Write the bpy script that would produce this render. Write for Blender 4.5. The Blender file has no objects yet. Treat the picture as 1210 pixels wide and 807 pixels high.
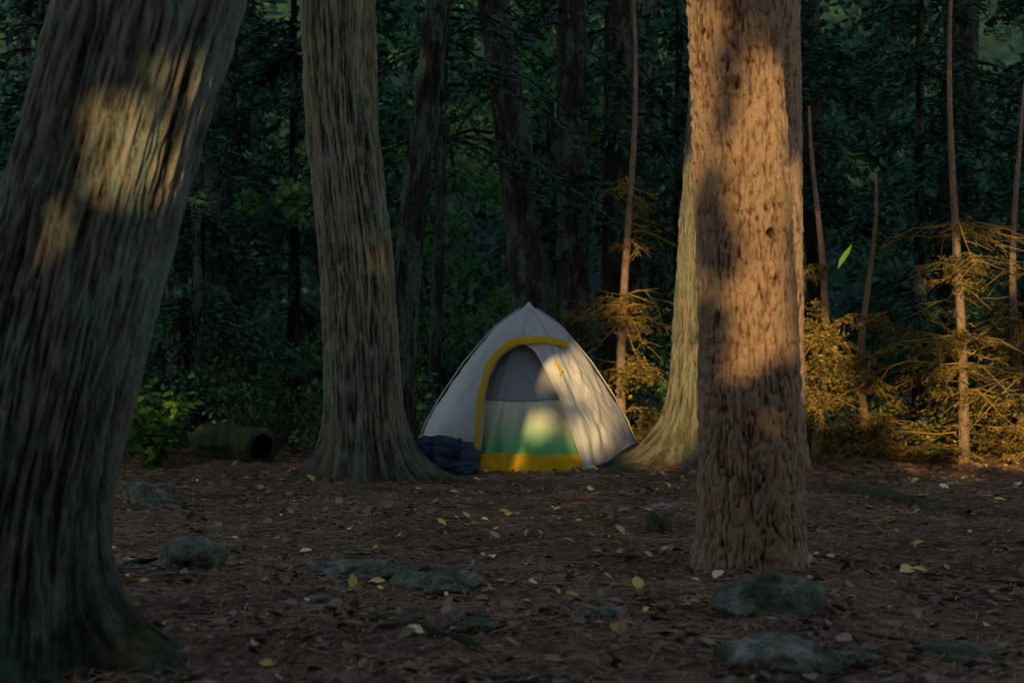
import bpy, math, numpy as np
from mathutils import Vector
rng=np.random.default_rng(7)
S=bpy.context.scene
COL=S.collection
# ---------------------------------------------------------------- noise
TAB=np.random.default_rng(1).random(65536)*2-1
def vn(P,seed=0):
    P=np.asarray(P,float); i=np.floor(P).astype(np.int64); f=P-i; f=f*f*(3-2*f)
    r=0
    for a in (0,1):
        for b in (0,1):
            for c in (0,1):
                h=((i[...,0]+a)*73856093)^((i[...,1]+b)*19349663)^((i[...,2]+c)*83492791)^(seed*2654435)
                h=(h^(h>>13))&65535
                w=(f[...,0] if a else 1-f[...,0])*(f[...,1] if b else 1-f[...,1])*(f[...,2] if c else 1-f[...,2])
                r=r+w*TAB[h]
    return r
def fbm(P,o=3,seed=0):
    s=0;a=1;P=np.asarray(P,float)
    for k in range(o):
        s=s+a*vn(P*2**k+k*7.3,seed+k);a*=.5
    return s
def st(*a): return np.stack(np.broadcast_arrays(*a),-1)
# ---------------------------------------------------------------- mesh helpers
def mk(name,V,F,mat,smooth=False,parent=None,attr=None):
    V=np.asarray(V,np.float32).reshape(-1,3);F=np.asarray(F,np.int32)
    k=F.shape[1]
    me=bpy.data.meshes.new(name)
    me.vertices.add(len(V));me.vertices.foreach_set('co',V.ravel())
    me.loops.add(F.size);me.loops.foreach_set('vertex_index',F.ravel())
    me.polygons.add(len(F));me.polygons.foreach_set('loop_start',np.arange(0,F.size,k,dtype=np.int32))
    if smooth: me.polygons.foreach_set('use_smooth',np.ones(len(F),bool))
    if attr is not None:
        at=me.attributes.new('relief','FLOAT','POINT');at.data.foreach_set('value',np.asarray(attr,np.float32).ravel())
    me.update(calc_edges=True);me.validate()
    if isinstance(mat,(list,tuple)):
        for m in mat: me.materials.append(m)
    else: me.materials.append(mat)
    ob=bpy.data.objects.new(name,me);COL.objects.link(ob)
    if parent: ob.parent=parent
    return ob
def empty(name):
    e=bpy.data.objects.new(name,None);COL.objects.link(e);e.empty_display_size=.2;return e
def gridF(nv,nu,wrap=False):
    i=np.arange(nv-1)[:,None];j=np.arange(nu if wrap else nu-1)[None,:];j2=(j+1)%nu
    return np.stack([i*nu+j,i*nu+j2,(i+1)*nu+j2,(i+1)*nu+j],-1).reshape(-1,4)
def norm(v): return v/np.maximum(np.linalg.norm(v,axis=-1,keepdims=True),1e-9)
def leafquads(C,D,N,L,W):
    D=norm(D);B=norm(np.cross(N,D));L=np.asarray(L).reshape(-1,1)*np.ones((len(C),1));W=np.asarray(W).reshape(-1,1)*np.ones((len(C),1))
    V=np.stack([C-D*L/2,C-D*L*.05+B*W/2,C+D*L/2,C-D*L*.05-B*W/2],1)
    F=np.arange(len(C)*4).reshape(-1,4)
    return V.reshape(-1,3),F
def rdir(n,flat=1.0):
    v=rng.normal(size=(n,3));v[:,2]*=flat;return norm(v)
def cat(L):
    V=[];F=[];o=0
    for v,f in L:
        V.append(v);F.append(f+o);o+=len(v)
    return np.concatenate(V),np.concatenate(F)
def tube(path,rad,n=6):
    path=np.asarray(path,float);rad=np.asarray(rad,float)*np.ones(len(path))
    T=norm(np.gradient(path,axis=0));up=np.array([0.13,.21,1.]);
    A=np.cross(T,up);A=norm(A);B=np.cross(T,A)
    th=np.linspace(0,2*np.pi,n,endpoint=False)
    V=path[:,None]+rad[:,None,None]*(A[:,None]*np.cos(th)[None,:,None]+B[:,None]*np.sin(th)[None,:,None])
    return V.reshape(-1,3),gridF(len(path),n,True)
# ---------------------------------------------------------------- ground height
TX,TY=.14,11.85
def gh(x,y):
    x=np.asarray(x,float);y=np.asarray(y,float)
    h=.05*vn(st(x*.45,y*.45,0*x),3)+.028*vn(st(x*1.7,y*1.7,0*x),4)+.010*vn(st(x*6,y*6,0*x),5)
    fl=1-.9*np.exp(-(((x-TX)/1.2)**2+((y-TY)/1.1)**2)**2)
    h=h*fl
    h=h+.10*np.exp(-((x-1.5)**2+(y-11.2)**2)/.5)+.06*np.exp(-((x+1.2)**2+(y-10.6)**2)/.4)
    h=h+.10*np.clip((y-12.5)/4,0,1)
    return h
def gz(x,y): return float(gh(np.array([x]),np.array([y]))[0])
# ---------------------------------------------------------------- materials
def newmat(name):
    m=bpy.data.materials.new(name);m.use_nodes=True;nt=m.node_tree;nt.nodes.clear()
    o=nt.nodes.new('ShaderNodeOutputMaterial');b=nt.nodes.new('ShaderNodeBsdfPrincipled')
    nt.links.new(b.outputs[0],o.inputs[0]);b.inputs['Roughness'].default_value=.85
    b.inputs['Specular IOR Level'].default_value=.15
    return m,nt,b,o
def nd(nt,t,**k):
    n=nt.nodes.new(t)
    for a,v in k.items(): setattr(n,a,v)
    return n
def ramp(nt,fac,stops):
    r=nd(nt,'ShaderNodeValToRGB');e=r.color_ramp.elements
    while len(e)<len(stops): e.new(.5)
    for i,(p,c) in enumerate(stops): e[i].position=p;e[i].color=(*c,1)
    nt.links.new(fac,r.inputs[0]);return r.outputs[0]
def noise(nt,scale,detail=4,sc=(1,1,1),rough=.6,dist=0):
    tc=nd(nt,'ShaderNodeTexCoord');mp=nd(nt,'ShaderNodeMapping');mp.inputs['Scale'].default_value=sc
    n=nd(nt,'ShaderNodeTexNoise');n.inputs['Scale'].default_value=scale;n.inputs['Detail'].default_value=detail
    n.inputs['Roughness'].default_value=rough;n.inputs['Distortion'].default_value=dist
    nt.links.new(tc.outputs['Object'],mp.inputs[0]);nt.links.new(mp.outputs[0],n.inputs['Vector']);return n.outputs['Fac']
def mixc(nt,f,a,b,mode='MIX'):
    m=nd(nt,'ShaderNodeMix',data_type='RGBA',blend_type=mode)
    for s,v in ((0,f),(6,a),(7,b)):
        if isinstance(v,bpy.types.NodeSocket): nt.links.new(v,m.inputs[s])
        else: m.inputs[s].default_value=v if s==0 else (*v,1)
    return m.outputs[2]
def mth(nt,op,a,b=0.0,clamp=False):
    m=nd(nt,'ShaderNodeMath',operation=op,use_clamp=clamp)
    for s,v in ((0,a),(1,b)):
        if isinstance(v,bpy.types.NodeSocket): nt.links.new(v,m.inputs[s])
        else: m.inputs[s].default_value=v
    return m.outputs[0]
def bump(nt,b,h,dist=.01,strength=1):
    n=nd(nt,'ShaderNodeBump');n.inputs['Distance'].default_value=dist;n.inputs['Strength'].default_value=strength
    nt.links.new(h,n.inputs['Height']);nt.links.new(n.outputs[0],b.inputs['Normal'])
def bark_mat(name,dark,mid,light,moss=0.0,pine=False,mosstop=1.0,lichen=.5):
    m,nt,b,o=newmat(name)
    at=nd(nt,'ShaderNodeAttribute',attribute_name='relief')
    if pine:
        n1=noise(nt,15,6,(1,1,.5),.72,.8);n2=noise(nt,65,5,(1,1,.6),.78)
    else:
        n1=noise(nt,30,6,(1,1,.18),.78,.8);n2=noise(nt,100,4,(1,1,.25),.8)
    n3=noise(nt,2.2,3,(1,1,.6))
    h=mth(nt,'ADD',mth(nt,'MULTIPLY',at.outputs['Fac'],.42),mth(nt,'ADD',mth(nt,'MULTIPLY',n1,.45),mth(nt,'MULTIPLY',n2,.35)))
    c=ramp(nt,h,[(.46 if pine else .45,dark),(.57,mid),(.72,light)])
    c=mixc(nt,mth(nt,'MULTIPLY',n3,.5),c,(mid[0]*.35,mid[1]*.35,mid[2]*.38),'MIX')
    lich=ramp(nt,noise(nt,7,6,(1,1,.3),.75),[(.48,(0,0,0)),(.56,(1,1,1))])
    lf=ramp(nt,n2,[(.40,(0,0,0)),(.53,(1,1,1))])
    c=mixc(nt,mth(nt,'MULTIPLY',mth(nt,'MULTIPLY',lich,lf),lichen),c,(.27,.38,.30))
    if moss>0:
        tc=nd(nt,'ShaderNodeNewGeometry');sp=nd(nt,'ShaderNodeSeparateXYZ');nt.links.new(tc.outputs['Position'],sp.inputs[0])
        zz=mth(nt,'SUBTRACT',1.0,mth(nt,'DIVIDE',sp.outputs[2],mosstop),True)
        f=mth(nt,'MULTIPLY',zz,mth(nt,'MULTIPLY',noise(nt,9,6,rough=.7),moss*2.2),True)
        c=mixc(nt,f,c,(.035,.048,.014))
    nt.links.new(c,b.inputs['Base Color'])
    bump(nt,b,mth(nt,'ADD',n1,mth(nt,'MULTIPLY',n2,.8)),.04 if pine else .035,1)
    b.inputs['Roughness'].default_value=.92
    return m
M_ced=bark_mat('cedar_bark',(.02,.016,.012),(.20,.17,.135),(.56,.50,.42),moss=.8,mosstop=1.15,lichen=.95)
M_ced2=bark_mat('cedar_bark_mid',(.02,.015,.010),(.19,.15,.09),(.50,.42,.27),moss=.6,mosstop=.7,lichen=.45)
M_pine=bark_mat('pine_bark',(.022,.013,.009),(.30,.155,.09),(.66,.43,.27),pine=True,lichen=.10)
M_dark=bark_mat('dark_bark',(.010,.008,.006),(.035,.028,.023),(.08,.068,.055))
def leaf_mat(name,c1,c2,c3=None,trans=0,ns=.6):
    m,nt,b,o=newmat(name)
    g=nd(nt,'ShaderNodeNewGeometry')
    stops=[(0.1,c1),(.7,c2)]+([(1,c3)] if c3 else [])
    f=mth(nt,'ADD',mth(nt,'MULTIPLY',g.outputs['Random Per Island'],.6),mth(nt,'MULTIPLY',noise(nt,ns,2),.5))
    c=ramp(nt,f,stops)
    nt.links.new(c,b.inputs['Base Color']);b.inputs['Roughness'].default_value=.7
    if trans:
        t=nd(nt,'ShaderNodeBsdfTranslucent');nt.links.new(c,t.inputs[0])
        mx=nd(nt,'ShaderNodeMixShader');mx.inputs[0].default_value=trans
        nt.links.new(b.outputs[0],mx.inputs[1]);nt.links.new(t.outputs[0],mx.inputs[2]);nt.links.new(mx.outputs[0],o.inputs[0])
    return m
M_con=leaf_mat('conifer_needles',(.010,.042,.030),(.033,.105,.068),(.08,.15,.05))
M_dec=leaf_mat('broadleaf',(.05,.16,.06),(.13,.33,.10),(.36,.44,.06),trans=.35)
M_und=leaf_mat('undergrowth_leaf',(.022,.06,.028),(.06,.12,.04),(.19,.16,.04))
M_shr=leaf_mat('shrub_leaf',(.07,.18,.03),(.17,.33,.05),(.34,.40,.05),trans=.35)
M_dry=leaf_mat('dry_twigs',(.16,.09,.025),(.40,.24,.06),(.60,.38,.09),ns=3)
M_gold=leaf_mat('sunlit_gold_needles',(.03,.045,.016),(.18,.13,.03),(.60,.36,.055),ns=3)  # golden sunlight on the young growth is put into this needle colour
M_ndl=leaf_mat('needle_litter',(.10,.05,.026),(.36,.185,.095),(.66,.43,.25),ns=1.5)
M_brl=leaf_mat('brown_leaves',(.09,.052,.032),(.28,.155,.09),(.50,.35,.24),ns=2)
M_yel=leaf_mat('yellow_leaves',(.38,.21,.05),(.80,.52,.13),(.85,.74,.48),ns=5)
m,nt,b,o=newmat('forest_floor');M_gr=m
n1=noise(nt,1.3,6);n2=noise(nt,30,6,rough=.75);n3=noise(nt,130,3,rough=.8)
c=ramp(nt,mth(nt,'ADD',mth(nt,'MULTIPLY',n1,.5),mth(nt,'MULTIPLY',n2,.5)),[(.38,(.045,.027,.018)),(.5,(.18,.10,.055)),(.63,(.38,.23,.135))])
c=mixc(nt,mth(nt,'MULTIPLY',ramp(nt,n3,[(.45,(0,0,0)),(.7,(1,1,1))]),.4),c,(.38,.23,.13))
nt.links.new(c,b.inputs['Base Color']);bump(nt,b,mth(nt,'ADD',n2,mth(nt,'MULTIPLY',n3,.5)),.04,1);b.inputs['Roughness'].default_value=1
m,nt,b,o=newmat('mossy_rock');M_rock=m
n1=noise(nt,5,6);n2=noise(nt,30,6,rough=.8);n3=noise(nt,9,6,rough=.7)
c=ramp(nt,mth(nt,'ADD',mth(nt,'MULTIPLY',n1,.5),mth(nt,'MULTIPLY',n2,.5)),[(.40,(.05,.047,.033)),(.5,(.24,.22,.165)),(.60,(.52,.48,.37))])
c=mixc(nt,ramp(nt,n3,[(.46,(0,0,0)),(.58,(.8,.8,.8))]),c,(.11,.13,.05))
nt.links.new(c,b.inputs['Base Color']);bump(nt,b,mth(nt,'ADD',n2,n3),.04,1)
m,nt,b,o=newmat('forested_slope');M_hill=m
n1=noise(nt,.35,5,rough=.7);n2=noise(nt,1.6,4)
c=ramp(nt,mth(nt,'ADD',mth(nt,'MULTIPLY',n1,.5),mth(nt,'MULTIPLY',n2,.5)),[(.42,(.004,.012,.009)),(.54,(.010,.030,.018)),(.68,(.03,.065,.025))])
nt.links.new(c,b.inputs['Base Color'])
def fabric(name,col,rough=.6,trans=.15,var=.25):
    m,nt,b,o=newmat(name)
    n=noise(nt,5,4);c=mixc(nt,mth(nt,'MULTIPLY',n,var),col,tuple(x*.45 for x in col))
    nt.links.new(c,b.inputs['Base Color']);b.inputs['Roughness'].default_value=rough
    n2=noise(nt,9,3,(1,1,.5));bump(nt,b,n2,.03,.6)
    if trans:
        t=nd(nt,'ShaderNodeBsdfTranslucent');nt.links.new(c,t.inputs[0])
        mx=nd(nt,'ShaderNodeMixShader');mx.inputs[0].default_value=trans
        nt.links.new(b.outputs[0],mx.inputs[1]);nt.links.new(t.outputs[0],mx.inputs[2]);nt.links.new(mx.outputs[0],o.inputs[0])
    return m
M_fly=fabric('white_tent_nylon',(.70,.665,.62),var=.4);M_yf=fabric('yellow_tent_nylon',(.85,.48,.012));M_seam=fabric('seam_tape',(.45,.44,.42),trans=0)
M_bag=fabric('navy_bag_cloth',(.03,.042,.075),.55,0,.6);M_strap=fabric('black_strap',(.012,.012,.015),.6,0)
m,nt,b,o=newmat('inner_tent_panels');M_inn=m
tc=nd(nt,'ShaderNodeNewGeometry');sp=nd(nt,'ShaderNodeSeparateXYZ');nt.links.new(tc.outputs['Position'],sp.inputs[0])
zz=mth(nt,'ADD',sp.outputs[2],mth(nt,'MULTIPLY',mth(nt,'SUBTRACT',noise(nt,3,2),.5),.06))
c=ramp(nt,zz,[(0.0,(.14,.46,.14)),(.20,(.16,.46,.18)),(.40,(.46,.50,.34)),(.565,(.60,.58,.44)),(.575,(.14,.14,.14)),(.587,(.28,.285,.28)),(.95,(.17,.175,.18))])
nt.links.new(c,b.inputs['Base Color']);bump(nt,b,noise(nt,6,3),.03,.5)
# ---------------------------------------------------------------- ground sheet
def nonuni(a,b,step,lo,hi):
    mid=np.arange(a,b+step/2,step);L=[];s=step;x=a
    while x>lo: s*=1.22;x-=s;L.append(x)
    R=[];s=step;x=mid[-1]
    while x<hi: s*=1.22;x+=s;R.append(x)
    return np.array(L[::-1]+list(mid)+R)
gx=nonuni(-5.5,6,.04,-260,260);gy=nonuni(3.2,14,.04,-200,420)
X,Y=np.meshgrid(gx,gy)
Z=gh(X,Y)+.016*fbm(st(X*9,Y*9,0*X),3,11)*np.exp(-np.maximum(0,Y-13)/4)
mk('forest_ground',st(X,Y,Z).reshape(-1,3),gridF(len(gy),len(gx)),M_gr,True)
hx=np.linspace(-110,110,260);hy=np.linspace(33,95,90);X,Y=np.meshgrid(hx,hy)
Z=(Y-33)*.62-.4+2.2*fbm(st(X*.25,Y*.25,0*X),4,21)*np.clip((Y-33)/6,0,1)
mk('forested_hillside',st(X,Y,Z).reshape(-1,3),gridF(90,260),M_hill,False)
def inview(n,y0=3.7,y1=13.5,mx=.6,pw=1.0):
    y=y0+(y1-y0)*rng.random(n)**pw;x=(rng.random(n)*2-1)*(.36*y+mx);return x,y
n=150000;x,y=inview(n,3.7,14,.8,.9);z=gh(x,y)+.008+rng.random(n)*.014
a=rng.random(n)*6.283;D=st(np.cos(a),np.sin(a),rng.normal(size=n)*.12);N=norm(st(rng.normal(size=n)*.4,rng.normal(size=n)*.4,np.ones(n)))
V,F=leafquads(st(x,y,z),D,N,.05+.07*rng.random(n),.003+.0028*rng.random(n))
mk('pine_needle_litter',V,F,M_ndl)
def curl(C,D,N,L,W):
    D=norm(D-N*np.sum(D*N,1,keepdims=True));B=np.cross(N,D);P=[]
    for s,w,h in ((-.5,.05,0),(-.2,.45,.06),(.15,.42,.1),(.5,.03,.22)):
        c=C+D*(L*s)+N*(L*h)
        P+= [c-B*W*w+N*W*.18*(w>.1),c,c+B*W*w+N*W*.18*(w>.1)]
    V=np.stack(P,1);f=gridF(4,3);F=(np.arange(len(C))[:,None,None]*12+f[None]).reshape(-1,4);return V.reshape(-1,3),F
n=6500;x,y=inview(n)
k=vn(st(x*1.3,y*1.3,0*x),77)>rng.normal(size=n)*.5-.15;x,y=x[k],y[k];n=len(x);z=gh(x,y)+.018
L=(.02+.055*rng.random(n)**1.5)[:,None]
V,F=curl(st(x,y,z),rdir(n,.15),norm(rdir(n)*.6+[0,0,1]),L,L*(.5+.4*rng.random(n)[:,None]))
mk('brown_leaf_litter',V,F,M_brl)
n=250;x,y=inview(n,4.3,12,0,.75);x[:100]=rng.normal(size=100)*.8+.15;y[:100]=5.6+rng.random(100)*4.6;z=gh(x,y)+.026
L=(.028+.062*rng.random(n)**2.0)[:,None]
V,F=curl(st(x,y,z),rdir(n,.1),norm(rdir(n)*.5+[0,-.15,1]),L,L*(.5+.4*rng.random(n)[:,None]));mk('yellow_fallen_leaves',V,F,M_yel)
T=[]
for k in range(260):
    x,y=inview(1);x=x[0];y=y[0];a=rng.random()*6.28;l=.08+.4*rng.random()**2
    s=np.linspace(-.5,.5,5);px=x+np.cos(a)*l*s;py=y+np.sin(a)*l*s+.03*l*np.sin(s*6)
    T.append(tube(st(px,py,gh(px,py)+.016),.003+.005*rng.random(),5))
V,F=cat(T);mk('fallen_twigs',V,F,M_ced2,True,attr=np.full(len(V),.45))
# ---------------------------------------------------------------- trunks
def trunk(name,ctrl,style,mat,parent,nu=160,seed=0,flare=0.0,fh=.3,top=9.5,dz=.015,zd=5.0,lobes=1.0,bias=None,ph=0,knots=()):
    ctrl=np.array(ctrl,float);x0,y0=ctrl[0,0],ctrl[0,1];zb=gz(x0,y0)-.15
    last=ctrl[-1];prev=ctrl[-2];s=(top-last[2])/(last[2]-prev[2])
    if top>last[2]: ctrl=np.vstack([ctrl,[last[0]+(last[0]-prev[0])*s,last[1],top,last[3]*.55]])
    z=np.concatenate([np.arange(zb,min(zd,top),dz),np.arange(min(zd,top),top+.1,.12)])
    cx=np.interp(z,ctrl[:,2],ctrl[:,0]);cy=np.interp(z,ctrl[:,2],ctrl[:,1]);r=np.interp(z,ctrl[:,2],ctrl[:,3])
    k=max(3,int(.35/dz))|1
    def sm(a): return np.convolve(np.pad(a,k//2,mode='edge'),np.ones(k)/k,'valid')
    cx,cy,r=sm(cx),sm(cy),sm(r)
    th=np.linspace(0,2*np.pi,nu,endpoint=False)
    TH,ZZ=np.meshgrid(th,z);c,s_=np.cos(TH),np.sin(TH);R=r[:,None]*np.ones_like(TH)
    zr=np.maximum(0,ZZ-zb-.12)
    e=np.exp(-zr/fh)
    but=np.maximum(0,vn(st(c*2.1+ph,s_*2.1,ZZ*.3),seed+50))**1.0+.8*np.maximum(0,vn(st(c*4.3,s_*4.3+ph,ZZ*.4),seed+51))
    fl=flare*(e*.4+lobes*but*2.0*np.exp(-zr/(fh*.75)))
    if bias is not None:
        fl=fl+bias[1]*np.exp(-zr/(fh*.8))*np.maximum(0,np.cos(TH-bias[0]))**4*(.7+.6*but)
    broad=R*.14*vn(st(c*1.6,s_*1.6,ZZ*.35),seed)+R*.07*vn(st(c*3.5,s_*3.5,ZZ*.6),seed+1)
    Rm=R.mean()
    if style=='cedar':
        w=.35*vn(st(c*2,s_*2,ZZ*1.6),seed+9)+.14*vn(st(c*5,s_*5,ZZ*5),seed+19)
        k1=5.5 if Rm>.15 else 3
        a1=vn(st(c*k1*1.3+w,s_*k1*1.3+w,ZZ*1.2),seed+2);a2=vn(st(c*k1*3.2+w,s_*k1*3.2+w,ZZ*3.6),seed+3);a3=vn(st(c*k1*7+w*3,s_*k1*7,ZZ*14),seed+4)
        rel=(1-np.abs(a1)*2.2)*.30+(1-np.abs(a2)*2.2)*.45+a3*.5
        d=broad+rel*.021*min(1,Rm/.2)
    else:
        wx=.5*vn(st(c*3,s_*3,ZZ*4),seed+9)+.3*vn(st(c*9,s_*9,ZZ*14),seed+19)
        a1=vn(st(c*4.5+wx,s_*4.5,ZZ*5+wx),seed+2);a2=vn(st(c*10+wx,s_*10+wx,ZZ*13),seed+3);a3=vn(st(c*22,s_*22,ZZ*34),seed+4)
        rel=np.minimum(1,np.abs(a1)*4)*.45+np.minimum(1,np.abs(a2)*3.2)*.45+a3*.4-.2
        d=broad*.35+rel*.020
    for (kt,kz,kr) in knots:
        q=((((TH-kt+np.pi)%(2*np.pi))-np.pi)*R/kr)**2+((ZZ-kz)/kr)**2
        d=d+.022*np.exp(-(np.sqrt(q)-1)**2*5)-.03*np.exp(-q*3);rel=rel-.8*np.exp(-q*2.5)
    RR=R+fl+d
    V=st(cx[:,None]+RR*c,cy[:,None]+RR*s_,ZZ)
    return mk(name,V.reshape(-1,3),gridF(len(z),nu,True),mat,True,parent,attr=rel*.6+.4)
def limb_set(parent,x,y,z0,z1,n,L,mat=M_dark,leaf=M_con,nl=60,ls=.16,seed=0,name='crown',droop=.25,stub=.02,lw=.32):
    r=np.random.default_rng(seed);T=[];C=[];D=[]
    for k in range(n):
        f=r.random();z=z0+(z1-z0)*f;a=r.random()*6.283;l=L*(1-.65*f)*(.6+.5*r.random())
        s=np.linspace(0,1,6);dx,dy=np.cos(a),np.sin(a)
        bx=x+dx*l*s;by=y+dy*l*s;bz=z+l*(.12*s-droop*s*s*1.6)
        T.append(tube(st(bx,by,bz),np.linspace(stub,.004,6),5))
        q=r.random(nl)**.7;side=(r.random(nl)*2-1)*.42*l*(1.12-q)
        C.append(st(x+dx*l*q-dy*side,y+dy*l*q+dx*side,z+l*(.12*q-droop*q*q*1.6)-np.abs(side)*.28+r.normal(size=nl)*.03))
        D.append(st(dx+np.sign(side)*-dy*.9,dy+np.sign(side)*dx*.9,-.35+r.normal(size=nl)*.25))
    C=np.concatenate(C);D=np.concatenate(D)+r.normal(size=(len(C),3))*.25
    N=norm(r.normal(size=(len(C),3))*.45+[0,0,1])
    V,F=leafquads(C,D,N,ls*(.6+.8*r.random(len(C))),ls*lw*(.6+.8*r.random(len(C))))
    mk(name,V,F,leaf,False,parent)
    V,F=cat(T);mk('limbs',V,F,mat,True,parent)
e=empty('cedar_tree')
trunk('trunk',[(-1.62,4.55,-.2,.27),(-1.57,4.55,.5,.265),(-1.38,4.55,1.3,.27),(-1.15,4.55,2.15,.275),(-.8,4.6,3.6,.26)],'cedar',M_ced,e,nu=400,seed=3,flare=.10,fh=.20,dz=.0065,zd=2.5,bias=(-.25,.18))
limb_set(e,-.2,4.7,7.2,9.5,9,1.5,seed=31,nl=35)
e=empty('cedar_tree')
trunk('trunk',[(-1.07,10.55,-.2,.26),(-1.11,10.55,.6,.265),(-1.15,10.55,1.6,.265),(-1.26,10.55,2.7,.26),(-1.30,10.55,3.7,.26)],'cedar',M_ced2,e,nu=280,seed=12,flare=.11,fh=.22,dz=.013,zd=4,bias=(-.15,.28))
limb_set(e,-1.4,10.6,7.4,9.5,9,1.6,seed=32,nl=35)
e=empty('cedar_tree')
trunk('trunk',[(-.92,11.25,-.2,.14),(-.86,11.25,1.2,.105),(-.76,11.25,2.3,.10),(-.58,11.25,3.75,.095)],'cedar',M_dark,e,nu=120,seed=15,flare=.06,fh=.2,dz=.02,zd=4.2)
s=np.linspace(0,1,14);V,F=tube(st(-.74+.36*s+.05*np.sin(s*7),11.25+.2*s,2.35+2.3*s),np.linspace(.055,.035,14),10);mk('fork',V,F,M_dark,True,e)
limb_set(e,-.2,11.3,7.2,9,6,1.2,seed=33,nl=35)
e=empty('pine_tree')
trunk('trunk',[(1.14,6.8,-.2,.245),(1.135,6.8,.4,.235),(1.125,6.8,1.2,.225),(1.09,6.8,2.0,.215),(1.05,6.8,2.75,.205)],'pine',M_pine,e,nu=380,seed=21,flare=.06,fh=.12,dz=.007,zd=3.0,knots=((-1.78,2.24,.045),(-1.2,1.55,.03)))
limb_set(e,.8,6.8,7.2,9.5,9,1.5,seed=34,nl=35)
e=empty('cedar_tree')
trunk('trunk',[(1.54,11.3,-.2,.28),(1.57,11.3,.7,.28),(1.62,11.3,1.8,.29),(1.69,11.3,3.0,.28),(1.73,11.3,3.8,.27)],'cedar',M_ced2,e,nu=240,seed=24,flare=.15,fh=.26,dz=.014,zd=4.2,bias=(math.pi+.2,.30))
limb_set(e,1.9,11.3,7.2,9.5,9,1.6,seed=35,nl=35)
e=empty('pine_tree')
trunk('trunk',[(2.24,12.0,-.2,.22),(2.25,12.0,1,.20),(2.24,12.0,3.8,.18)],'pine',M_pine,e,nu=140,seed=27,flare=.06,fh=.2,dz=.02,zd=4.2)
limb_set(e,2.24,12,7.2,9.5,8,1.5,seed=36,nl=35)
for i,(c,sd) in enumerate([([(.30,14,-.2,.19),(.18,14,1.4,.165),(.02,14,2.9,.155),(-.20,14,4.5,.145)],1),
        ([(.64,15,-.2,.18),(.64,15,2,.155),(.62,15,4.8,.145)],2),
        ([(1.17,15.6,-.2,.2),(1.18,15.6,2,.18),(1.2,15.6,4.8,.17)],3),
        ([(-3.35,16,-.2,.2),(-3.3,16,2,.165),(-3.25,16,4.9,.15)],4),
        ([(-.75,13.2,-.2,.05),(-.68,13.2,2,.035),(-.62,13.2,4.2,.03)],5),
        ([(4.5,14.5,-.2,.2),(4.5,14.5,2,.17),(4.6,14.5,4.8,.16)],6),
        ([(3.3,15.5,-.2,.16),(3.3,15.5,2,.14),(3.2,15.5,4.8,.13)],7),
        ([(-4.6,14.5,-.2,.2),(-4.6,14.5,2,.17),(-4.7,14.5,4.8,.16)],8)]):
    e=empty('spruce_tree')
    trunk('trunk',c,'pine',M_dark,e,nu=70,seed=40+i,flare=.05,fh=.2,dz=.04,zd=5.5,top=8)
    limb_set(e,c[-1][0],c[-1][1],2.2 if i not in(0,4) else 2.8,7,32,1.6,nl=80,ls=.12,seed=50+i,droop=.4,lw=.24)
k=0
for (x,y,H,R,z0,n,ls) in [(-3.0,13.6,5.5,1.3,.3,60,.11),(-4.4,13.3,6,1.5,.2,70,.12),(-2.3,15.0,6.5,1.5,.3,70,.13),(-5.9,13,6,1.6,.3,60,.13),(-1.9,16.8,7,1.4,.3,50,.14),
        (2.9,14.3,6,1.4,.8,70,.12),(3.9,13.6,6,1.4,1.1,80,.11),(5.3,13.4,7,1.6,.9,80,.12),(1.9,16.2,7,1.4,.6,50,.13),(6.6,13,6,1.7,.3,50,.13),(2.2,13.9,4.2,.8,1.5,40,.10)]:
    k+=1;e=empty('conifer_tree');g=gz(x,y)
    V,F=tube(st(np.full(8,x),np.full(8,y),np.linspace(g-.1,H,8)),np.linspace(.085,.01,8),10);mk('trunk',V,F,M_dark,True,e)
    limb_set(e,x,y,z0,H,n,R,nl=125,ls=ls,seed=100+k,name='foliage',droop=.35,stub=.015,lw=.24)
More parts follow.
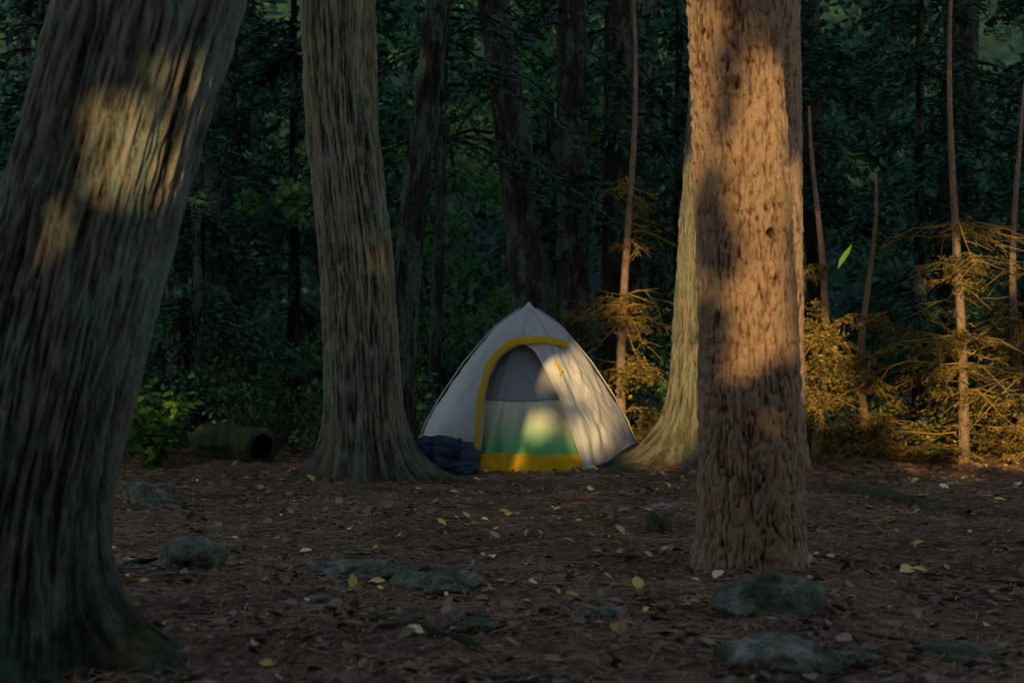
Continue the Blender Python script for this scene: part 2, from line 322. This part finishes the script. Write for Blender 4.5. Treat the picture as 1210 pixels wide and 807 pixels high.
# understorey trees: the thin stem keeps going up out of the light, only the lower limbs stand in the clearing's edge
def sapling(x,y,H,n,L,seed,nl=110,name='young_spruce_tree',z0=.12,zt=2.2):
    e=empty(name);r=np.random.default_rng(seed);g=gz(x,y);s=np.linspace(0,1,24)
    V,F=tube(st(x+.07*np.sin(s*5+seed),y+.03*np.sin(s*7),g-.05+H*s),np.linspace(.050,.012,24),10);mk('trunk',V,F,M_pine,True,e,attr=np.full(len(V),.6))
    T=[];C=[];D=[]
    hs=r.random(max(6,n//6));hs=hs[r.integers(0,len(hs),n)]+r.normal(size=n)*.02
    for k in range(n):
        hf=min(1,max(0,hs[k]));z=g+z0+(zt-z0)*hf**1.25;a=r.random()*6.283;l=L*(.2+1.0*r.random()**1.4);q=np.linspace(0,1,7);dx,dy=np.cos(a),np.sin(a)
        ben=r.normal()*.35;dr=.1+.55*r.random()
        P=st(x+dx*l*q-dy*ben*l*q*q,y+dy*l*q+dx*ben*l*q*q,z+l*(.12*q-dr*q*q)+.03*np.sin(q*9+a)*l);T.append(tube(P,np.linspace(.007,.002,7),4))
        dens=r.random()**1.3*1.7
        for j in range(10):
            f=.1+.9*r.random();o=P[int(f*6)];sd=r.choice([-1,1]);l2=.4*l*r.random()+.05;d=np.array([dx-sd*dy,dy+sd*dx,-.35+r.normal()*.4])*.7
            T.append(tube(np.array([o,o+d*l2*.5,o+d*l2+[0,0,-.03]]),np.array([.003,.002,.0015]),4))
            m_=int(nl//10*(.3+1.0*r.random())*dens);u=r.random(m_)[:,None];C.append(o+d*l2*u+r.normal(size=(m_,3))*.012);D.append(d+r.normal(size=(m_,3))*.8)
    C=np.concatenate(C);D=np.concatenate(D)
    V,F=leafquads(C,D,norm(r.normal(size=(len(C),3))),.03+.04*r.random(len(C)),.008+.012*r.random(len(C)));mk('needles',V,F,M_gold,False,e)
    V,F=cat(T);mk('twigs',V,F,M_dry,True,e)
sapling(3.86,12.35,4.6,75,1.0,1,110,zt=2.2);sapling(4.5,12.6,3.4,60,.9,2,120,zt=1.8);sapling(3.25,12.95,2.6,50,.7,3,110,zt=1.6);sapling(1.12,13.7,4.8,60,.75,4,90,zt=2.6);sapling(4.95,12.2,4.2,65,1.1,5,110,zt=2.4);sapling(2.75,12.8,3.2,60,.42,6,130,zt=1.7)
# ---------------------------------------------------------------- undergrowth & distant trees
def clumps(name,cs,mat,per,ls,parent=None,seed=0,flat=1):
    r=np.random.default_rng(seed);cs=np.array(cs,float);C=np.repeat(cs[:,:3],per,0);R=np.repeat(cs[:,3],per)
    d=norm(r.normal(size=(len(C),3)))*(r.random(len(C))**.45*R)[:,None];d[:,2]*=.75;C=C+d
    C[:,2]=np.maximum(C[:,2],.02)
    V,F=leafquads(C,norm(r.normal(size=C.shape)+[0,0,-.3]),norm(r.normal(size=C.shape)*flat+[0,-.2,.8]),ls*(.5+r.random(len(C))),ls*.55*(.5+r.random(len(C))))
    return mk(name,V,F,mat,False,parent)
r=np.random.default_rng(5)
cs=[(x,12.9+1.2*r.random(),.1+.9*r.random()**1.5,.22+.25*r.random()) for x in np.concatenate([np.linspace(-7.5,-1.3,65),np.linspace(2.6,8,50)])]
cs+=[(x,14.2+1.5*r.random(),.1+1.2*r.random(),.35+.3*r.random()) for x in np.linspace(-9,9,100)]
clumps('undergrowth',cs,M_und,190,.06,seed=8)
cs=[(r.uniform(2.6,5.6),r.uniform(12.5,13.2),r.uniform(.05,.9),r.uniform(.10,.22)) for k in range(34)]+[(r.uniform(2.6,2.9),r.uniform(12.6,12.9),r.uniform(.6,1.35),r.uniform(.10,.18)) for k in range(9)]+[(r.uniform(.95,1.4),r.uniform(13.3,13.9),r.uniform(.2,1.0),r.uniform(.1,.2)) for k in range(8)]
clumps('sunlit_gold_shrub',cs,M_gold,120,.042,seed=18)  # low clumps in the gold that stands in for sunlight
cs=[(r.uniform(-9,9),r.uniform(17.5,21),r.uniform(.2,6.5),r.uniform(.4,1.0)) for k in range(170)]
clumps('background_conifers',cs,M_con,150,.17,seed=9)
cs=[(r.uniform(-1.3,1.0),r.uniform(15.6,17.4),.8+r.random()*4.4,r.uniform(.2,.45)) for k in range(66)]+[(r.uniform(-6,-2),r.uniform(15.5,17.5),1.2+r.random()*4,r.uniform(.2,.4)) for k in range(16)]+[(r.uniform(-2.6,-1.9),14.2,r.uniform(1.4,3.4),.22) for k in range(5)]
clumps('maple_foliage',cs,M_dec,90,.095,seed=10)
cs=[(r.uniform(-20,20),r.uniform(24,31),r.uniform(0,11),r.uniform(.8,1.7)) for k in range(240)]
clumps('distant_trees',cs,M_con,110,.40,seed=11)
T=[]
for k in range(22):
    x=r.uniform(-14,14);y=r.uniform(18,30);T.append(tube(np.array([[x,y,-.1],[x+r.normal()*.15,y,5],[x+r.normal()*.3,y,11]]),[.2,.16,.08],10))
V,F=cat(T);mk('distant_tree_trunks',V,F,M_dark,True)
# ---------------------------------------------------------------- sun & added leaf gobo behind the camera
d=np.array([.15,.96,-.205]);d=d/np.linalg.norm(d)
FPX=1680.
def wp(px,py,dist): return np.array([(px-605)/FPX*dist,dist,1.05-(py-403.5)/FPX*dist])
gaps=[(wp(908,95,6.57),.075,.13),(wp(900,150,6.57),.10,.20),(wp(895,225,6.57),.095,.19),(wp(900,355,6.57),.10,.20),(wp(900,290,6.57),.04,.2),(wp(885,35,6.57),.04,.04),(wp(903,440,6.57),.04,.10),(wp(900,530,6.57),.02,.05),
 (wp(812,330,11.05),.20,1.0),(wp(795,480,11.0),.24,.36),(wp(760,540,11.0),.14,.07),
 (wp(708,445,11.7),.14,.23),(wp(655,432,11.5),.07,.10),(wp(695,515,11.3),.09,.14),(wp(650,380,11.5),.05,.05),(wp(635,505,11.4),.06,.09),(wp(738,500,11.8),.06,.09),
 (wp(140,175,4.3),.06,.085),(wp(175,225,4.3),.04,.07),(wp(195,285,4.3),.03,.05),
 (wp(978,400,12.4),.20,.20),(wp(975,460,12.4),.18,.17),(wp(1130,340,12.3),.11,.42),(wp(1130,480,12.3),.11,.38),(wp(1185,490,12.3),.26,.14),(wp(1090,500,12.3),.16,.11),(wp(1180,545,12.3),.3,.07),(wp(1160,420,12.3),.2,.09),(wp(748,350,13.6),.12,.22),(wp(755,430,13.6),.18,.24),(wp(745,300,13.6),.07,.08),(wp(1185,310,12.3),.18,.16),(wp(1055,470,12.6),.08,.12),(wp(1100,560,12.),.3,.04),
 (wp(200,480,12.0),.06,.08),(wp(570,200,17.),.12,.22),(wp(500,130,17.),.08,.1),(wp(60,100,13.),.1,.12),(wp(250,250,13.4),.06,.1),(wp(1010,180,13.5),.05,.1),(wp(1000,305,9),.03,.03),(wp(945,330,11.8),.09,.9),
 (wp(700,590,9.3),.18,.022),(wp(560,625,8.),.14,.018),(wp(1040,620,8.2),.18,.018),(wp(430,610,8.6),.12,.014)]
rb=np.random.default_rng(78);n=100000
C=st(rb.uniform(-18,15,n),rb.uniform(-8.5,-4.5,n),rb.uniform(0,14.5,n))
V,F=leafquads(C,norm(rb.normal(size=(n,3))),norm(rb.normal(size=(n,3))),.40*(.6+.8*rb.random(n)),.28*(.6+.8*rb.random(n)))
Q=V.reshape(-1,4,3);Q5=np.concatenate([Q,Q.mean(1,keepdims=True),(Q+np.roll(Q,1,axis=1))/2],1)
sx=norm(np.cross(d,[0,0,1.]));sz=np.cross(sx,d)
keep=np.ones(n,bool)
for (p,rx,rz) in gaps:
    w=Q5-p;a=(w@sx)/rx;b_=(w@sz)/rz
    keep&=((a*a+b_*b_)>1).all(1)
Q=Q[keep];mk('gobo_foliage',Q.reshape(-1,3),np.arange(len(Q)*4).reshape(-1,4),M_con)  # unseen leaf cards added to block the sun, holes shaped for the dapples
# ---------------------------------------------------------------- rocks
def ico(sub):
    import bmesh
    bm=bmesh.new();bmesh.ops.create_icosphere(bm,subdivisions=sub,radius=1);V=np.array([v.co[:] for v in bm.verts]);F=np.array([[v.index for v in f.verts] for f in bm.faces]);bm.free();return V,F
IV,IF=ico(5)
def rock(x,y,sx_,sy_,sz_,seed,name='rock'):
    V=IV.copy();nn=.32*vn(V*1.2+seed,seed)+.18*vn(V*2.7+seed,seed+1)+.08*vn(V*7,seed+2)+.035*vn(V*18,seed+3)
    q=np.abs(vn(V*1.9+3,seed+5));V=V*(1+nn-.35*q)[:,None]
    V=V*[sx_,sy_,sz_]+[x,y,gz(x,y)-sz_*.18];return mk(name,V,IF,M_rock,True)
rl=[(178,9.3,.22,.2,.22),(228,6.45,.18,.19,.14),(440,6.6,.36,.28,.10),(525,6.15,.24,.20,.105),(383,5.75,.10,.1,.055),(910,5.55,.22,.21,.135),(925,4.6,.26,.22,.11),(722,5.35,.11,.10,.055),(655,5.35,.06,.06,.04),
 (1130,4.85,.14,.13,.055),(425,9.6,.1,.08,.05),(540,9.4,.05,.05,.035),(560,5.1,.12,.1,.04),(700,6.6,.04,.04,.02),(645,10.9,.06,.05,.045),(1010,4.7,.10,.1,.035)]
for i,(px,y,a,b_,c) in enumerate(rl): rock((px-605)/FPX*y,y,a,b_,c,i*3+2)
x0=(777-605)/FPX*7.9;g=gz(x0,7.9);e=empty('tree_stump')
z=np.linspace(-.05,.085,14);th=np.linspace(0,6.283,30,endpoint=False);TH,ZZ=np.meshgrid(th,z)
R=.062+.025*np.exp(-(ZZ+.05)/.05)+.02*vn(st(np.cos(TH)*3,np.sin(TH)*3,ZZ*8),5);zz=ZZ+.05*vn(st(np.cos(TH)*2,np.sin(TH)*2,0*TH),8)*(ZZ>.06)
V=st(x0+R*np.cos(TH),7.9+R*np.sin(TH),g+zz).reshape(-1,3);F=gridF(14,30,True);mk('stump_side',V,F,M_ced2,True,e,attr=np.full(len(V),.4))
Vt=np.vstack([V[-30:],[[x0,7.9,g+.07]]]);mk('stump_top',Vt,np.array([[i,(i+1)%30,30] for i in range(30)]),M_ced2,False,e,attr=np.full(31,.5))
M_log=bark_mat('mossy_log',(.02,.02,.008),(.11,.115,.04),(.25,.26,.09),moss=.6,mosstop=1.2)
s=np.linspace(0,1,60);th=np.linspace(0,6.283,48,endpoint=False);SS,TH=np.meshgrid(s,th,indexing='ij')
ax=np.array([-2.75,12.75]);bx=np.array([-2.13,12.1])
dirv=(bx-ax)/np.linalg.norm(bx-ax);per=np.array([-dirv[1],dirv[0]])
def logshell(r0,amp,sd):
    R=r0+amp*fbm(st(np.cos(TH)*2,np.sin(TH)*2,SS*3),3,sd);cx=ax[0]+(bx[0]-ax[0])*SS;cy=ax[1]+(bx[1]-ax[1])*SS
    return st(cx+per[0]*R*np.cos(TH),cy+per[1]*R*np.cos(TH),.15+R*np.sin(TH)).reshape(-1,3)
e=empty('fallen_log');Vo=logshell(.155,.03,3);Vi=logshell(.115,.01,4);F=gridF(60,48,True)
mk('bark',Vo,F,M_log,True,e,attr=np.full(len(Vo),.55));mk('hollow',Vi,F,M_dark,True,e,attr=np.full(len(Vi),0.0))
rim=np.concatenate([Vo[-48:],Vi[-48:]]);mk('rim',rim,gridF(2,48,True),M_dark,False,e,attr=np.full(96,.8))
def groundstick(name,pts,r0,r1,mat,lift=.3):
    pts=np.array(pts,float);t=np.linspace(0,1,40);u=np.linspace(0,1,len(pts))
    x=np.interp(t,u,pts[:,0]);y=np.interp(t,u,pts[:,1]);x=np.convolve(np.pad(x,3,mode='edge'),np.ones(7)/7,'valid');y=np.convolve(np.pad(y,3,mode='edge'),np.ones(7)/7,'valid')
    rr=np.linspace(r0,r1,40)*(1+.2*vn(st(t*14,0*t,0*t),9));V,F=tube(st(x,y,gh(x,y)+rr*lift+.015*vn(st(t*6,0*t+3,0*t),2)),rr,12);mk(name,V,F,mat,True,attr=np.full(len(V),.5))
groundstick('tree_root',[(-.62,5.35),(-.3,5.02),(-.05,4.75),(0.0,4.55)],.03,.012,M_log,.1)
groundstick('tree_root',[(2.35,10.1),(2.5,9.3),(2.6,8.8),(2.75,8.5)],.06,.025,M_ced2)
groundstick('tree_root',[(-.7,10.5),(-.35,10.3),(.1,10.25)],.05,.02,M_ced2)
groundstick('tree_root',[(1.0,11.0),(.75,10.7),(.3,10.6)],.05,.02,M_ced2)
m,nt,b,o=newmat('weathered_wood');b.inputs['Base Color'].default_value=(.25,.23,.2,1);M_w=m
groundstick('fallen_branch',[(.88,8.95),(.96,8.8),(1.08,8.75)],.018,.008,M_w,1.2)
groundstick('fallen_branch',[(-1.9,6.3),(-1.6,6.5),(-1.2,6.4)],.016,.008,M_dark,1)
e=empty('leafy_shrub');r=np.random.default_rng(4);T=[];C=[];Dd=[]
for k in range(34):
    a=r.random()*6.28;l=.35+.55*r.random();q=np.linspace(0,1,7);P=st(-3.0+np.cos(a)*.5*l*q,12.0+np.sin(a)*.4*l*q,gz(-3,12)+l*(1.0*q-.15*q*q));T.append(tube(P,np.linspace(.007,.002,7),5))
    for j in range(12): C.append(P[1+int(r.random()*6)]+r.normal(size=3)*.06);Dd.append([np.cos(a)+r.normal()*.7,np.sin(a)+r.normal()*.7,-.3])
C=np.array(C);Dd=np.array(Dd);L=(.06+.05*r.random(len(C)))[:,None]
V,F=curl(C,Dd,norm(r.normal(size=C.shape)*.4+[0,-.3,1]),L,L*.7);mk('leaves',V,F,M_shr,True,e);V,F=cat(T);mk('stems',V,F,M_dark,True,e)
e=empty('leafy_shrub');C=np.array([[-.75,12.6,.35]])+r.normal(size=(90,3))*[.2,.15,.18];L=(.05+.05*r.random(90))[:,None]
V,F=curl(C,rdir(90),norm(r.normal(size=C.shape)*.4+[0,-.3,1]),L,L*.7);mk('leaves',V,F,M_shr,True,e)
T=[tube(np.array([[-.75,12.6,0],(c+[-.75,12.6,.1])/2,c]),[.006,.004,.002],5) for c in C[:30]];V,F=cat(T);mk('stems',V,F,M_dark,True,e)
V,F=curl(np.array([wp(1000,305,9.)]),np.array([[.6,0,.8]]),np.array([[-.6,-.6,.5]]),np.array([[.17]]),np.array([[.05]]));mk('falling_leaf',V,F,M_shr,True)
# ---------------------------------------------------------------- tent
tent=empty('dome_tent')
HV=np.array([(-.41,-.50),(.44,-.60),(.90,.15),(.45,.85),(-.40,.85),(-.92,.05)]);HZ=np.array([.03,.015,.19,.12,.12,.20]);ZT=1.357
va=np.arctan2(HV[:,1],HV[:,0]);vr=np.hypot(HV[:,0],HV[:,1]);o_=np.argsort(va);va,vr,hz,hv=va[o_],vr[o_],HZ[o_],HV[o_]
va3=np.concatenate([va-2*np.pi,va,va+2*np.pi]);
def per_i(th,val):
    v3=np.tile(val,3);tt=(th+np.pi)%(2*np.pi)-np.pi;i=np.clip(np.searchsorted(va3,tt)-1,0,len(va3)-2);f=(tt-va3[i])/(va3[i+1]-va3[i]);f=f*f*(3-2*f);return v3[i]*(1-f)+v3[i+1]*f
def rhex(th):
    c,s=np.cos(th),np.sin(th);best=np.full(np.shape(th),1e9)
    for i in range(6):
        p=hv[i];q=hv[(i+1)%6];ex=q-p;den=c*ex[1]-s*ex[0];den=np.where(np.abs(den)<1e-9,1e-9,den)
        t=(p[0]*ex[1]-p[1]*ex[0])/den;u=(p[0]*s-p[1]*c)/den
        ok=(t>0)&(u>=-.001)&(u<=1.001)
        best=np.where(ok&(t<best),t,best)
    return np.where(best>5,per_i(th,vr),best)
def RR(th): return .75*rhex(th)+.25*per_i(th,vr)
tt_=np.linspace(0,1,200);pr_=np.interp(tt_,[0,.02,.06,.16,.41,.66,.84,1],[.012,.045,.125,.30,.575,.79,.92,1]);pr_=np.convolve(np.pad(pr_,4,mode='edge'),np.ones(9)/9,'valid');pr_[0]=.008;pr_[1]=.014;pr_[-4:]=np.linspace(pr_[-4],1,4)
def prof(t): return np.interp(t,tt_,pr_)
def SF(th,t,sc=1.0):
    R=RR(th)*prof(t)*sc;return st(TX+R*np.cos(th),TY+R*np.sin(th),ZT*(1 if sc>=.99 else .985)+(per_i(th,hz)-ZT)*t)
K=148.
THD=np.linspace(-np.pi+.02,-.02,1500);XD=RR(THD)*np.cos(THD)
def sol(px,py):
    x=(px-625)/K;z=1.05-(py-403.5)*11.35/1680;h=.03
    for _ in range(6):
        t=min(1.,max(.01,(ZT-z)/(ZT-h)));th=float(np.interp(x/max(prof(t),.02),XD,THD));h=float(per_i(np.array([th]),hz)[0])
    return th,t
PY=[407,409,413,425,450,480,545,566];PL=[618,610,602,588,577,571,567,566];PR=[618,624,630,638,650,664,687,692]
pyd=np.linspace(407,566,60);A=np.array([sol(np.interp(p,PY,PL),p) for p in pyd]);B=np.array([sol(np.interp(p,PY,PR),p) for p in pyd])
t0=A[0,1];rows=np.concatenate([np.linspace(0,t0,46)[:-1],np.linspace(t0,1,70)])
tl=np.interp(rows,A[:,1],A[:,0]);tr=np.interp(rows,B[:,1],B[:,0])
nu=240;u=np.linspace(0,1,nu)
TH=tr[:,None]+(tl+2*np.pi-tr)[:,None]*u[None];T2=np.repeat(rows[:,None],nu,1)
V=SF(TH,T2)
rad=norm(st(np.cos(TH),np.sin(TH),.4+0*TH))
w=.015*vn(st(TH*3,T2*5,0*TH),3)+.010*vn(st(TH*9+T2*6,T2*7,0*TH),4)+.005*vn(st(TH*22-T2*14,T2*10,0*TH),6)
open_=np.clip((T2-t0)/.2,0,1)
w=w+open_*(.024*np.sin((TH-tr[:,None])*26+T2*4)*np.exp(-(TH-tr[:,None])/.28)*np.clip(T2,0,1))+open_*.015*np.exp(-(TH-tr[:,None])/.06)
w*=np.clip(T2*6,0,1)
V=V+rad*w[...,None]
mk('fly_sheet',V.reshape(-1,3),gridF(len(rows),nu),M_fly,True,tent)
V_,F_=tube(V[46:,0],.007,6);mk('door_hem',V_,F_,M_fly,True,tent)
V_,F_=tube(V[-1],.006,6);mk('fly_hem',V_,F_,M_seam,True,tent)
TT=[]
for i_,th in enumerate(va):
    if abs(th-math.atan2(-.5,-.41))<.05: continue
    TT.append(tube(SF(np.full(40,th),np.linspace(.03,1,40),1.0)+[math.cos(th)*.01,math.sin(th)*.01,.004],.005,6))
V_,F_=cat(TT);mk('pole_sleeves',V_,F_,M_fly,True,tent)
q=np.linspace(0,1,8);thc=np.linspace(0,6.283,20,endpoint=False);Q_,TC=np.meshgrid(q,thc,indexing='ij');rc=.010+.045*Q_
mk('peak_cap',st(TX+rc*np.cos(TC),TY+rc*np.sin(TC),ZT+.02-.065*Q_).reshape(-1,3),gridF(8,20,True),M_fly,True,tent)
thi=np.linspace(-np.pi,np.pi,160,endpoint=False);qi=np.linspace(.02,1,60);TI,QI=np.meshgrid(thi,qi);Vn=SF(TI,QI,.90);Vn[...,2]=ZT*.95+(.0-ZT*.95)*QI
Vn=Vn+norm(st(np.cos(TI),np.sin(TI),0*TI))*(.025*vn(st(TI*5,QI*4,0*TI),8)+.012*vn(st(TI*11,QI*9,0*TI),9))[...,None]*QI[...,None]
mk('inner_tent',Vn.reshape(-1,3),gridF(60,160,True),M_inn,True,tent)
zt=np.linspace(0,.15,8);TI,QZ=np.meshgrid(thi,zt);Rt=RR(TI)*(.985-.10*QZ/.15*.6)+.012*vn(st(np.cos(TI)*8,np.sin(TI)*8,QZ*20),4)
mk('tub_floor',st(TX+Rt*np.cos(TI),TY+Rt*np.sin(TI),QZ+.004+.012*vn(st(np.cos(TI)*6,np.sin(TI)*6,0*TI),7)).reshape(-1,3),gridF(8,160,True),M_yf,True,tent)
pin=np.array([(567,560),(567,540),(568,520),(569,500),(571,480),(574,464),(577,450),(582,437),(588,426),(595,417),(603,411),(612,408),(622,406),(634,405),(646,406),(657,408),(669,411)],float)
tg=norm(np.gradient(pin,axis=0));nn=np.stack([tg[:,1],-tg[:,0]],1);
if nn[3,0]>0: nn=-nn
wd=np.interp(np.arange(len(pin)),[0,8,12,16],[5,7,7,6])
B_=[]
for f in np.linspace(-.12,1,6):
    row=[]
    for j,(p,n_,w_) in enumerate(zip(pin,nn,wd)):
        th,t=sol(*(p+n_*w_*(f+.12*math.sin(j*1.9))));P=SF(np.array([th]),np.array([t]),1.0)[0];row.append(P+np.array([math.cos(th)*.026,math.sin(th)*.026,.008+.004*math.sin(f*3)]))
    B_.append(row)
B_=np.array(B_);mk('door_arch',B_.reshape(-1,3),gridF(6,len(pin)),M_yf,True,tent)
P=[]
for (px,py) in [(655,428),(660,432),(664,438),(662,444)]:
    th,t=sol(px,py);P.append(SF(np.array([th]),np.array([t]),1.0)[0]+[0,-.03,0])
V_,F_=tube(np.array(P),.009,8);mk('flap_tie',V_,F_,M_yf,True,tent)
# ---------------------------------------------------------------- bag
bag=empty('duffel_bag');V=IV.copy()
V2=np.sign(V)*np.abs(V)**.72
f1=1-np.abs(vn(V*2.2+2,31))*2;f2=1-np.abs(vn(V*4.5+9,32))*2
V2=V2*(1+.13*f1+.06*f2+.03*vn(V*12,33))[:,None]
V2=V2*[.235,.17,.13];V2[:,2]+=.05*np.clip(-V2[:,0]*3,-.4,.6);V2[:,2]=np.maximum(V2[:,2],-.13)
mk('bag_body',V2+[-.50,11.02,.165],IF,M_bag,True,bag)
V=IV*(1+.15*vn(IV*2.5+4,35)+.08*(1-np.abs(vn(IV*5,36))*2))[:,None]*[.15,.12,.07]
mk('jacket_heap',V+[-.40,10.88,.08],IF,M_bag,True,bag)
for dx in (-.1,.1):
    a=np.linspace(-.3,math.pi+.3,24);V_,F_=tube(st(-.50+dx+0*a,11.0-.19*np.cos(a)*.95,.13+.17*np.sin(a)),.010,6);mk('strap',V_,F_,M_strap,True,bag)
# ---------------------------------------------------------------- light & camera
w=bpy.data.worlds.new('World');S.world=w;w.use_nodes=True;nt=w.node_tree
sk=nt.nodes.new('ShaderNodeTexSky');sk.sky_type='NISHITA';sk.sun_disc=False;sk.sun_elevation=math.radians(11.9);sk.sun_rotation=math.radians(188.9)
bg=nt.nodes['Background'];nt.links.new(sk.outputs[0],bg.inputs[0]);bg.inputs[1].default_value=.27
sl=bpy.data.lights.new('sun','SUN');sl.energy=5;sl.angle=math.radians(.6);sl.color=(1,.70,.30)
so=bpy.data.objects.new('sun',sl);COL.objects.link(so);so.rotation_euler=Vector(d).to_track_quat('-Z','Y').to_euler();so.location=(-2,-15,8)
cam=bpy.data.cameras.new('camera');co=bpy.data.objects.new('camera',cam);COL.objects.link(co)
co.location=(0,0,1.05);co.rotation_euler=(math.radians(90),0,0);cam.lens=50;cam.sensor_width=36;cam.clip_end=1500
cam.dof.use_dof=True;cam.dof.focus_distance=8.0;cam.dof.aperture_fstop=2.8
S.camera=co
S.view_settings.view_transform='Standard';S.view_settings.look='None';S.view_settings.exposure=0
